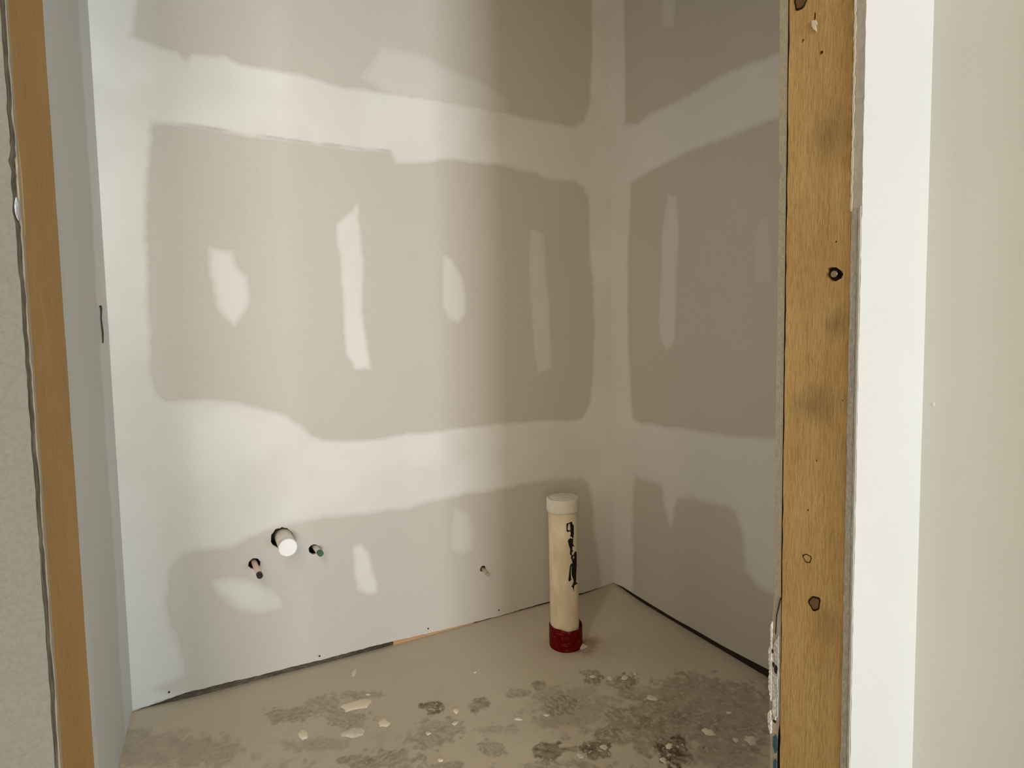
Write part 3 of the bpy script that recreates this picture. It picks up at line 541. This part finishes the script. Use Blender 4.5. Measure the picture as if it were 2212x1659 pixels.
for k, q in enumerate(DT['splats']):                                 # dried drips of compound on the concrete
    bm = bmesh.new(); cx = sum(a for a, _ in q) / len(q); cy = sum(b for _, b in q) / len(q)
    rings = []
    for s, hh in ((1.0, 0.0004), (0.86, 0.0018), (0.5, 0.0026)):
        rings.append([bm.verts.new((cx + (a - cx) * s, cy + (b - cy) * s, floor_z(a, b) + hh)) for a, b in q])
    for A, B in zip(rings[:-1], rings[1:]):
        for i in range(len(q)): bm.faces.new([A[i], A[(i + 1) % len(q)], B[(i + 1) % len(q)], B[i]])
    bm.faces.new(rings[-1])
    from_bm('compound_drip', bm, M_SPLAT if k in cream else M_SPLAT2, fl, True)

# ------------------------------------------------------------------ opening wall between hall and small room
wf = bpy.data.objects.new('wall_front', None); COL.objects.link(wf)
structure(wf, 'wall with the rough doorway between hall and small room')
def ragged(x, z0, z1, step, amp, seed, extra=()):
    rg = random.Random(seed); out = []; z = z0
    while z < z1:
        a = amp if not extra else max([amp] + [e[2] for e in extra if e[0] < z < e[1]])
        out.append((x + rg.uniform(-a, a), z)); z += step * rg.uniform(0.6, 1.4)
    out.append((x, z1)); return out
ZO = 2.75
# hall side, right of the opening: coated sheet whose scored cut edge faces the opening
e = ragged(XJR - 0.0006, ZF, ZO, 0.010, 0.0007, 5)
bm = plate(e[::-1] + [(XR + 0.12, ZF), (XR + 0.12, ZO)], [], lambda u, v, d: (u, YH + d, v), TD)
for f in bm.faces:                                                   # the upper length keeps its smooth factory paper edge
    if f.material_index == 1 and f.calc_center_median().x < XJR + 0.01 and f.calc_center_median().z > 1.322: f.material_index = 2
from_bm('drywall_sheet', bm, [M_MUD, M_GYP2, M_FACT], wf)['label'] = 'white coated hall drywall right of the right stud'
# thin paper face showing at the hall edge of that cut, and frayed paper along the stud
bm = plate([(y, z) for y, z in ragged(YH + 0.0024, ZF, 1.322, 0.012, 0.0004, 15)] + [(YH + 0.0002, 1.322), (YH + 0.0002, ZF)], [], lambda u, v, d: (XJR - 0.0030 + d, u, v), 0.002, (0, 0, 0))
from_bm('paper_edge', bm, M_FACT, wf)
bm = plate([(y, z) for y, z in ragged(YS0 - 0.0015, 1.318, ZO, 0.0045, 0.0009, 16)] + [(YS0 + 0.0004, ZO)] + ragged(YS0 + 0.0004, 1.318, ZO, 0.005, 0.0006, 17)[::-1], [], lambda u, v, d: (XJR - 0.0022 + d, u, v), 0.001, (0, 0, 0))
from_bm('frayed_paper', bm, M_FRAY, wf)
# hall side, left of the opening: torn edge
e = ragged(XJL + 0.0018, ZF, ZO, 0.006, 0.0003, 6, ((1.235, 1.27, 0.0012),))
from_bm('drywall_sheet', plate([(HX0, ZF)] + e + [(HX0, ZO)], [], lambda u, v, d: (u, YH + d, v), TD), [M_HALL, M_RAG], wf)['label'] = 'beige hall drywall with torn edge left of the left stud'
bm = plate([(y, z) for y, z in ragged(YS0 - 0.0042, 0.80, ZO, 0.008, 0.0012, 26)] + [(YS0 + 0.0003, ZO), (YS0 + 0.0003, 0.80)], [], lambda u, v, d: (XJL + 0.0024 - d, u, v), 0.001, (0, 0, 0))
from_bm('frayed_paper', bm, M_FRAY2, wf)
rg = random.Random(21)
for k in range(1):                                                  # dabs of compound on the torn left edge
    z = (1.240, 1.235)[k]
    bm = bmesh.new(); bmesh.ops.create_icosphere(bm, subdivisions=2, radius=1.0)
    sx, sz = 0.0006, (0.007, 0.008)[k]
    for v in bm.verts:
        s = 1 + 0.25 * math.sin(v.co.x * 7 + k) * math.cos(v.co.z * 9 + k)
        v.co = Vector((XJL + 0.0022 + v.co.x * sx * s, YH + 0.004 + v.co.y * 0.004 * s, z + v.co.z * sz * s))
    from_bm('compound_dab', bm, M_GYP2, wf, True)
# room side, right of the opening: sheet edge with notch, fracture and broken foot (outline taken across the wall thickness)
EL = [(max(0.5140, y), z) for y, z in DT['edgeL']]
ER = [(max(0.5088, y), z) for y, z in DT['edgeR'] if z > 0.80]
prof = [(0.5195, ZO), (0.5205, 1.70)] + EL + [(0.523, ZF)]
front = [(0.5112, ZF), (0.5112, 0.575), (0.5100, 0.592), (0.5082, 0.603), (0.5078, 0.70), (0.5082, 0.79)] + ER[::-1] + [(0.5090, ZO)]
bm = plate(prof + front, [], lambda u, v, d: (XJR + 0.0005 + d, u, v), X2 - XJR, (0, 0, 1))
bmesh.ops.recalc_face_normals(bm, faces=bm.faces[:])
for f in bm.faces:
    if f.normal.y < -0.5: f.material_index = 2  # stud-facing side gets the painted gap shade
from_bm('drywall_sheet', bm, [M_GYP, M_DRY, M_GAP_SHADE], wf)['label'] = 'drywall sheet whose grey cut edge shows left of the right stud'
# fracture line and a flap at the break
bm = plate([(0.5080, 0.792), (0.5090, 0.793), (0.5153, 0.764), (0.5165, 0.735), (0.5155, 0.735), (0.5142, 0.763)], [], lambda u, v, d: (XJR - 0.0004 + d, u, v), 0.0008, (0, 0, 0))
from_bm('fracture', bm, M_DARK, wf)
rg = random.Random(33)
def ridge(z0, z1, y_in, y_out, seed, m, dx, name):
    rg = random.Random(seed); n = int((z1 - z0) / 0.003); a = []; b = []
    w = 0.0
    for k in range(n + 1):
        t_ = k / n; e = min(1.0, 5 * t_, 5 * (1 - t_)); w = 0.7 * w + rg.uniform(-0.0006, 0.0006)
        z = z0 + (z1 - z0) * t_
        a.append((y_in + rg.uniform(-0.0006, 0.0006) * e, z)); b.append((y_in + 0.0002 + (y_out - y_in + w) * e, z))
    bm = plate(a + b[::-1], [], lambda u, v, d: (XJR - dx + d + 0.0006 * math.sin(v * 900 + u * 1500), u, v), 0.006, (0, 0, 0))
    from_bm(name, bm, m, wf)
ridge(0.632, 0.726, 0.5208, 0.5248, 1, M_CRUMB, 0.0026, 'compound_crumb')
ridge(0.715, 0.752, 0.5212, 0.5230, 2, M_CRUMB, 0.0018, 'compound_crumb')
ridge(0.582, 0.618, 0.5205, 0.5250, 3, M_CRUMB, 0.0028, 'compound_crumb')
ridge(0.606, 0.640, 0.5140, 0.5185, 4, M_CRUMB, 0.0018, 'compound_crumb')
ridge(0.612, 0.735, 0.5110, 0.5215, 5, M_GYP2, 0.0012, 'broken_gypsum')
for k, (y, z, a, b) in enumerate(((0.5195, 0.708, 0.0014, 0.003), (0.5175, 0.689, 0.0016, 0.004), (0.5135, 0.684, 0.0024, 0.007), (0.5150, 0.604, 0.0026, 0.002))):
    bm = plate([(y + a * math.cos(t_ * 0.7) * (1 + 0.25 * math.sin(t_ * 3 + k)), z + b * math.sin(t_ * 0.7)) for t_ in range(9)], [], lambda u, v, d: (XJR - 0.0022 + d, u, v), 0.001, (0, 0, 0))
    from_bm('broken_pit', bm, M_DARK, wf)
for y, z, a, b in ((0.5146, 0.570, 0.0036, 0.014), (0.5142, 0.536, 0.0030, 0.011)):
    bm = plate([(y + a * math.cos(t_ * 0.63) * (1 + 0.3 * math.sin(t_ * 2.3)), z + b * math.sin(t_ * 0.63) * (1 + 0.2 * math.cos(t_ * 1.7))) for t_ in range(10)], [], lambda u, v, d: (XJR - 0.0002 + d, u, v), 0.0006, (0, 0, 0))
    from_bm('paint_smear', bm, M_BLUE, wf)['label'] = 'blue paint smear'
# room side left, header over the opening, closing faces
box_obj('drywall_sheet', (X0, XJL, YS1, YI, ZF, ZO), M_DRY, wf)
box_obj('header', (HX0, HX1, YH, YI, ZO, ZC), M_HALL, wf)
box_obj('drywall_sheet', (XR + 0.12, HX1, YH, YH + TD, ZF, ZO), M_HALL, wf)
box_obj('back_stud', (XJR + 0.042, XJR + 0.080, YS0 + 0.001, YS1 - 0.001, ZF, ZO), M_PLATE_D, wf)

# ------------------------------------------------------------------ right stud
S = DT['stud']
root = thing('doorway_stud', None, 'bare rough-sawn wooden stud with a nail and knots, right side of the doorway', 'stud')
hl = [S['nailhole']] + [circle(c[0], c[1], r, 9, 0.25, 3 + k) for k, (c, r) in enumerate(S['holes'])]
hl[1] = [(S['holes'][0][0][0] + 0.0016 * math.cos(a), S['holes'][0][0][1] + 0.0052 * math.sin(a)) for a in [k * 0.63 for k in range(10)]]
rg = random.Random(77)
ol = []
for y, d in ((YS1 - 0.0004, 1), (YS0 + 0.0004, -1)):
    zs = [ZF + k * 0.02 for k in range(int(ZO / 0.02) + 1)]
    if d < 0: zs = zs[::-1]
    ol += [(y + rg.uniform(-0.0006, 0.0006), z) for z in zs]
bm = plate(ol[::-1], hl, lambda u, v, d: (XJR + d, u, v), 0.038, (0, 0, 0), {k: (0.006, 1) for k in range(len(hl))})
from_bm('timber', bm, [M_STUD_R, M_RING], root)
bm = bmesh.new(); ny_, nz_ = S['nail']
tube(bm, (XJR + 0.0058, ny_, nz_), (XJR - 0.0012, ny_, nz_), 0.0044, n=20, rings=((0, 0.55), (0.75, 0.55), (0.76, 1), (0.93, 1), (1, 0.8)))
from_bm('nail', bm, M_NAIL, root, False)['label'] = 'steel nail head in a dark hole'
for k, (c, a, b) in enumerate(S['knots']):
    for nm, s0, s1, mm, off in (('knot_ring', 1.0, 0.74, M_RING, 0.00025), ('knot', 0.74, 0.0, M_KNOT, 0.0005)):
        tl = 0.35 if k == 2 else 0.2
        pts = []
        for q in range(22):
            th = 2 * math.pi * q / 22; w = 1 + 0.10 * math.sin(3 * th + k) + 0.07 * math.sin(5 * th + 2 * k)
            yy, zz = a * w * math.cos(th), b * w * math.sin(th)
            pts.append((c[0] + yy * math.cos(tl) - zz * math.sin(tl), c[1] + yy * math.sin(tl) + zz * math.cos(tl)))
        sc_ = lambda s: [(c[0] + (y - c[0]) * s, c[1] + (z - c[1]) * s) for y, z in pts]
        hole = [sc_(s1 * (1.0 if k != 1 else 1.08))[::-1]] if s1 else []
        bm = plate(sc_(s0), hole, lambda u, v, d: (XJR - off + d, u, v), 0.0012, (0, 0, 0))
        from_bm(nm, bm, mm if not (k == 1 and nm == 'knot') else M_STUD_R, root)
bm = plate(S['chip'], [], lambda u, v, d: (XJR - 0.0012 + d, u, v), 0.0014, (0, 0, 0))
from_bm('splinter', bm, M_FRAY, root)['label'] = 'pale raised splinter'
rg = random.Random(5)
bm = bmesh.new()
for k in range(46):                                                  # fuzzy raised fibres of the sawn face
    y, z = rg.uniform(YS0 + 0.004, YS1 - 0.003), rg.uniform(0.5, 1.45)
    L, w = rg.uniform(0.004, 0.011), rg.uniform(0.0003, 0.0007); t_ = rg.uniform(-0.15, 0.35)
    v = [bm.verts.new((XJR - dx, y + dy + t_ * dz, z + dz)) for dx, dy, dz in ((0, -w, 0), (0, w, 0), (0.0008, 0, L), (0.0006, 0, L * 0.4))]
    bm.faces.new((v[0], v[3], v[2])); bm.faces.new((v[3], v[1], v[2]))
o = from_bm('wood_fibres', bm, M_STUD_R, root); o['kind'] = 'stuff'

# ------------------------------------------------------------------ left stud
root = thing('doorway_stud', None, 'bare orange wooden stud at the left side of the doorway, seen obliquely', 'stud')
rg = random.Random(78); ol = []
for y, d in ((YS0 + 0.0004, 1), (YS1 - 0.0004, -1)):
    zs = [ZF + k * 0.02 for k in range(int(ZO / 0.02) + 1)]
    if d < 0: zs = zs[::-1]
    ol += [(y + rg.uniform(-0.0004, 0.0004), z) for z in zs]
bm = plate(ol[::-1], [], lambda u, v, d: (XJL - d, u, v), 0.038, (0, 0, 0))
from_bm('timber', bm, [M_STUD_L], root)
bm = plate([(YS0 + 0.002, 1.222), (YS0 + 0.0075, 1.230), (YS0 + 0.0085, 1.262), (YS0 + 0.006, 1.283), (YS0 + 0.001, 1.278)], [], lambda u, v, d: (XJL + 0.0012 - d, u, v), 0.0014, (0, 0, 0))
from_bm('splinter', bm, M_STUD_R, root)['label'] = 'lifted pale sliver at the stud edge'

# ------------------------------------------------------------------ pipes
root = thing('sink_drain_stub', None, 'white capped plastic drain stub poking out of the back wall', 'pipe')
bx, bz, L, tx, tz, r, _ = DT['drain']
A, B = Vector((bx - (tx - bx) * 0.6, Y1 + 0.08, bz)), Vector((tx, Y1 - L, tz)); d = (B - A)
bm = bmesh.new(); tube(bm, A, B - d.normalized() * 0.012, r * 1.0, n=36); from_bm('pipe', bm, M_STUBP, root)
bm = bmesh.new(); tube(bm, B - d.normalized() * 0.020, B, r * 1.06, n=36, rings=((0, 1), (0.85, 1), (0.97, 0.96), (1.0, 0.9), (0.985, 0.84), (0.985, 0.30), (1.0, 0.26)))
from_bm('test_cap', bm, M_WPVC, root)['label'] = 'bright white round cap'
def supply(nm, label, key, pm, tm, tip, part='tip', rr=None):
    bx, bz, L, tx, tz, r, _ = DT[key]
    r = rr or r
    root = thing(nm, None, label, 'pipe')
    A, B = Vector((bx - (tx - bx) * 0.4, Y1 + 0.07, bz)), Vector((tx, Y1 - L, tz)); d = (B - A); n_ = d.normalized()
    bm = bmesh.new(); tube(bm, A, B - n_ * tip * 0.9, r, n=24); from_bm('pipe', bm, pm, root)
    bm = bmesh.new(); tube(bm, B - n_ * tip, B, r * 1.04, n=24, rings=((0, 1), (0.8, 1), (1, 0.75))); from_bm(part, bm, tm, root)['label'] = part.replace('_', ' ')
supply('water_supply_stub', 'pinkish supply tube with black end, left of the capped drain stub', 'hot', M_COPPER, M_BLACK, 0.024, 'black_tip')
supply('water_supply_stub', 'grey supply tube with dark green end, right of the capped drain stub', 'cold', M_GREYT, M_GREEN, 0.022, 'green_tip')
supply('water_supply_stub', 'small tan supply tube low on the back wall, near the standing pipe', 'wc', M_TANT, M_TANT, 0.010, 'tip', 0.0075)

root = thing('toilet_drain_pipe', None, 'cream capped drain pipe with red collar and black scribble standing on the floor', 'pipe')
PX, PY, PR = DT['misc']['cx'], DT['misc']['cy'], DT['misc']['rP']
bm = bmesh.new(); tube(bm, (PX + 0.003, PY - 0.002, -0.06), (PX + 0.0005, PY, 0.55), PR, n=72, rings=((0, 1), (0.1, 1), (0.3, 1), (0.5, 1), (0.7, 1), (1, 1))); from_bm('pipe', bm, M_PVC, root)
CX, CY = PX + 0.0005, PY
bm = bmesh.new(); tube(bm, (CX, CY, DT['misc']['zc0']), (CX, CY, DT['misc']['zc1']), PR * 1.115, n=64, rings=((0, 0.985), (0.04, 1), (0.88, 1.0), (0.96, 0.985), (1.0, 0.95), (1.0, 0.84), (0.985, 0.82), (0.985, 0.78), (1.0, 0.76), (1.03, 0.4), (1.035, 0.1)))
for v in bm.verts:
    v.co.z += 0.0016 * math.sin(3 * math.atan2(v.co.y - CY, v.co.x - CX) + 0.7) * (1 if v.co.z < DT['misc']['zc0'] + 0.01 else 0.4)
from_bm('cap', bm, M_CAP, root)['label'] = 'dusty white cap'
bm = bmesh.new()
n = 64; zr = [-0.06, -0.03, 0.0, 0.02, 0.040, 0.056, 0.066, 0.068, 0.060]
rr = [1.15, 1.15, 1.155, 1.16, 1.155, 1.155, 1.15, 1.11, 1.005]
prev = None
for z, s in zip(zr, rr):
    ring = []
    for k in range(n):
        a = 2 * math.pi * k / n
        zz = z + (0.0035 * math.sin(2 * a + 1.2) + 0.0015 * math.sin(7 * a) if z > 0.05 else 0)
        ring.append(bm.verts.new((PX + 0.0055 + PR * s * math.cos(a), PY - 0.0035 + PR * s * math.sin(a), zz)))
    if prev:
        for k in range(n):
            f = bm.faces.new([prev[k], prev[(k + 1) % n], ring[(k + 1) % n], ring[k]]); f.smooth = True
    prev = ring
from_bm('collar', bm, M_RED, root)['label'] = 'scratched red collar'
for outl, hole in DT['ink']:
    put = lambda u, v, d: (PX + 0.003 - 0.0025 * (v + 0.06) / 0.61 + (PR + 0.0009 - d) * math.cos(u), PY - 0.002 + 0.002 * (v + 0.06) / 0.61 + (PR + 0.0009 - d) * math.sin(u), v)
    from_bm('marker_writing', plate(outl, [hole] if hole else [], put, 0.0005, (0, 0, 0)), M_INK, root)['label'] = 'black handwritten scribble'
# concrete smeared up against the collar
bm = bmesh.new(); bmesh.ops.create_icosphere(bm, subdivisions=3, radius=1.0)
for v in bm.verts:
    s = 1 + 0.15 * math.sin(v.co.x * 6) * math.cos(v.co.y * 5)
    v.co = Vector((PX + 0.047 + v.co.x * 0.026 * s, PY - 0.052 + v.co.y * 0.016 * s, ZF - 0.001 + v.co.z * 0.011 * s))
from_bm('concrete_lump', bm, M_FLOOR, fl, True)

# thin dark wire end hanging against the left wall
root = thing('wire_end', None, 'short thin dark wire hanging flat against the grey left wall', 'wire')
wp = [(-0.004, 2.004, 1.3030), (0.0025, 2.004, 1.3065), (0.0048, 2.0045, 1.300), (0.0042, 2.004, 1.285), (0.0030, 2.0045, 1.272), (0.0034, 2.0035, 1.262), (0.0040, 2.004, 1.245), (0.0048, 2.0045, 1.228), (0.0044, 2.004, 1.212), (0.0038, 2.0038, 1.1965)]
wr_ = [0.0030, 0.0034, 0.0028, 0.0021, 0.0018, 0.0020, 0.0023, 0.0023, 0.0020, 0.0014]
bm = bmesh.new(); prev = None
for (x, y, z), r in zip(wp, wr_):
    ring = [bm.verts.new((X0 + x + r * math.cos(k * math.pi / 4), y + r * math.sin(k * math.pi / 4), z + (0.0 if z < 1.302 else 0.4 * r * math.cos(k * math.pi / 4)))) for k in range(8)]
    if prev:
        for k in range(8): bm.faces.new([prev[k], prev[(k + 1) % 8], ring[(k + 1) % 8], ring[k]])
    prev = ring
bm.faces.new(prev)
from_bm('wire', bm, M_WIRE, root, True)

# ------------------------------------------------------------------ hall around the camera (outside the frame apart from the side wall on the right)
ws = structure(from_bm('wall_hall_right', plate([(-0.45, ZF), (YH, ZF), (YH, ZC), (-0.45, ZC)], [], lambda u, v, d: (XR + d, u, v), 0.115, (0, 0, 0)), [M_BEIGE]), 'beige side wall at the right edge')
bm = bmesh.new(); bmesh.ops.create_icosphere(bm, subdivisions=2, radius=1.0)
for v in bm.verts: v.co = Vector((XR + v.co.x * 0.0008, 0.3928 + v.co.y * 0.0022 * (1 + 0.4 * math.sin(v.co.z * 6)), 1.0725 + v.co.z * 0.0035))
from_bm('compound_speck', bm, M_BEIGE, ws, True)
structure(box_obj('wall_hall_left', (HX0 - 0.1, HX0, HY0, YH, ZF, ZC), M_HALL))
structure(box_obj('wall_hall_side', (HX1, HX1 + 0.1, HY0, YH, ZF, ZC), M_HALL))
hw = [[(w[0], w[2]), (w[1], w[2]), (w[1], w[3]), (w[0], w[3])] for w in (WIN_A, WIN_B)]
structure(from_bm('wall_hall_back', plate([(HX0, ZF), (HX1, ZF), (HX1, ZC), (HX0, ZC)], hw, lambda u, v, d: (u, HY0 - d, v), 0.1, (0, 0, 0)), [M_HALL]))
for k, w in enumerate((WIN_A, WIN_B)):
    wn = bpy.data.objects.new('window_%d' % (k + 1), None); COL.objects.link(wn); structure(wn)
    for dims in ((w[0], w[0] + 0.04, w[2], w[3]), (w[1] - 0.04, w[1], w[2], w[3]), (w[0], w[1], w[2], w[2] + 0.04), (w[0], w[1], w[3] - 0.04, w[3]), ((w[0] + w[1]) / 2 - 0.015, (w[0] + w[1]) / 2 + 0.015, w[2], w[3])):
        box_obj('window_frame', (dims[0], dims[1], HY0 - 0.07, HY0 - 0.03, dims[2], dims[3]), M_FRAME, wn)
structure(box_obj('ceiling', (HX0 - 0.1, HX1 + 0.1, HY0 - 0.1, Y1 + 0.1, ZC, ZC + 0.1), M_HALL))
structure(box_obj('wall_closet_left', (HX0 - 0.1, X0 - TD - 0.002, YI + 0.002, YI + 0.02, 0, ZC), M_HALL)) if False else None
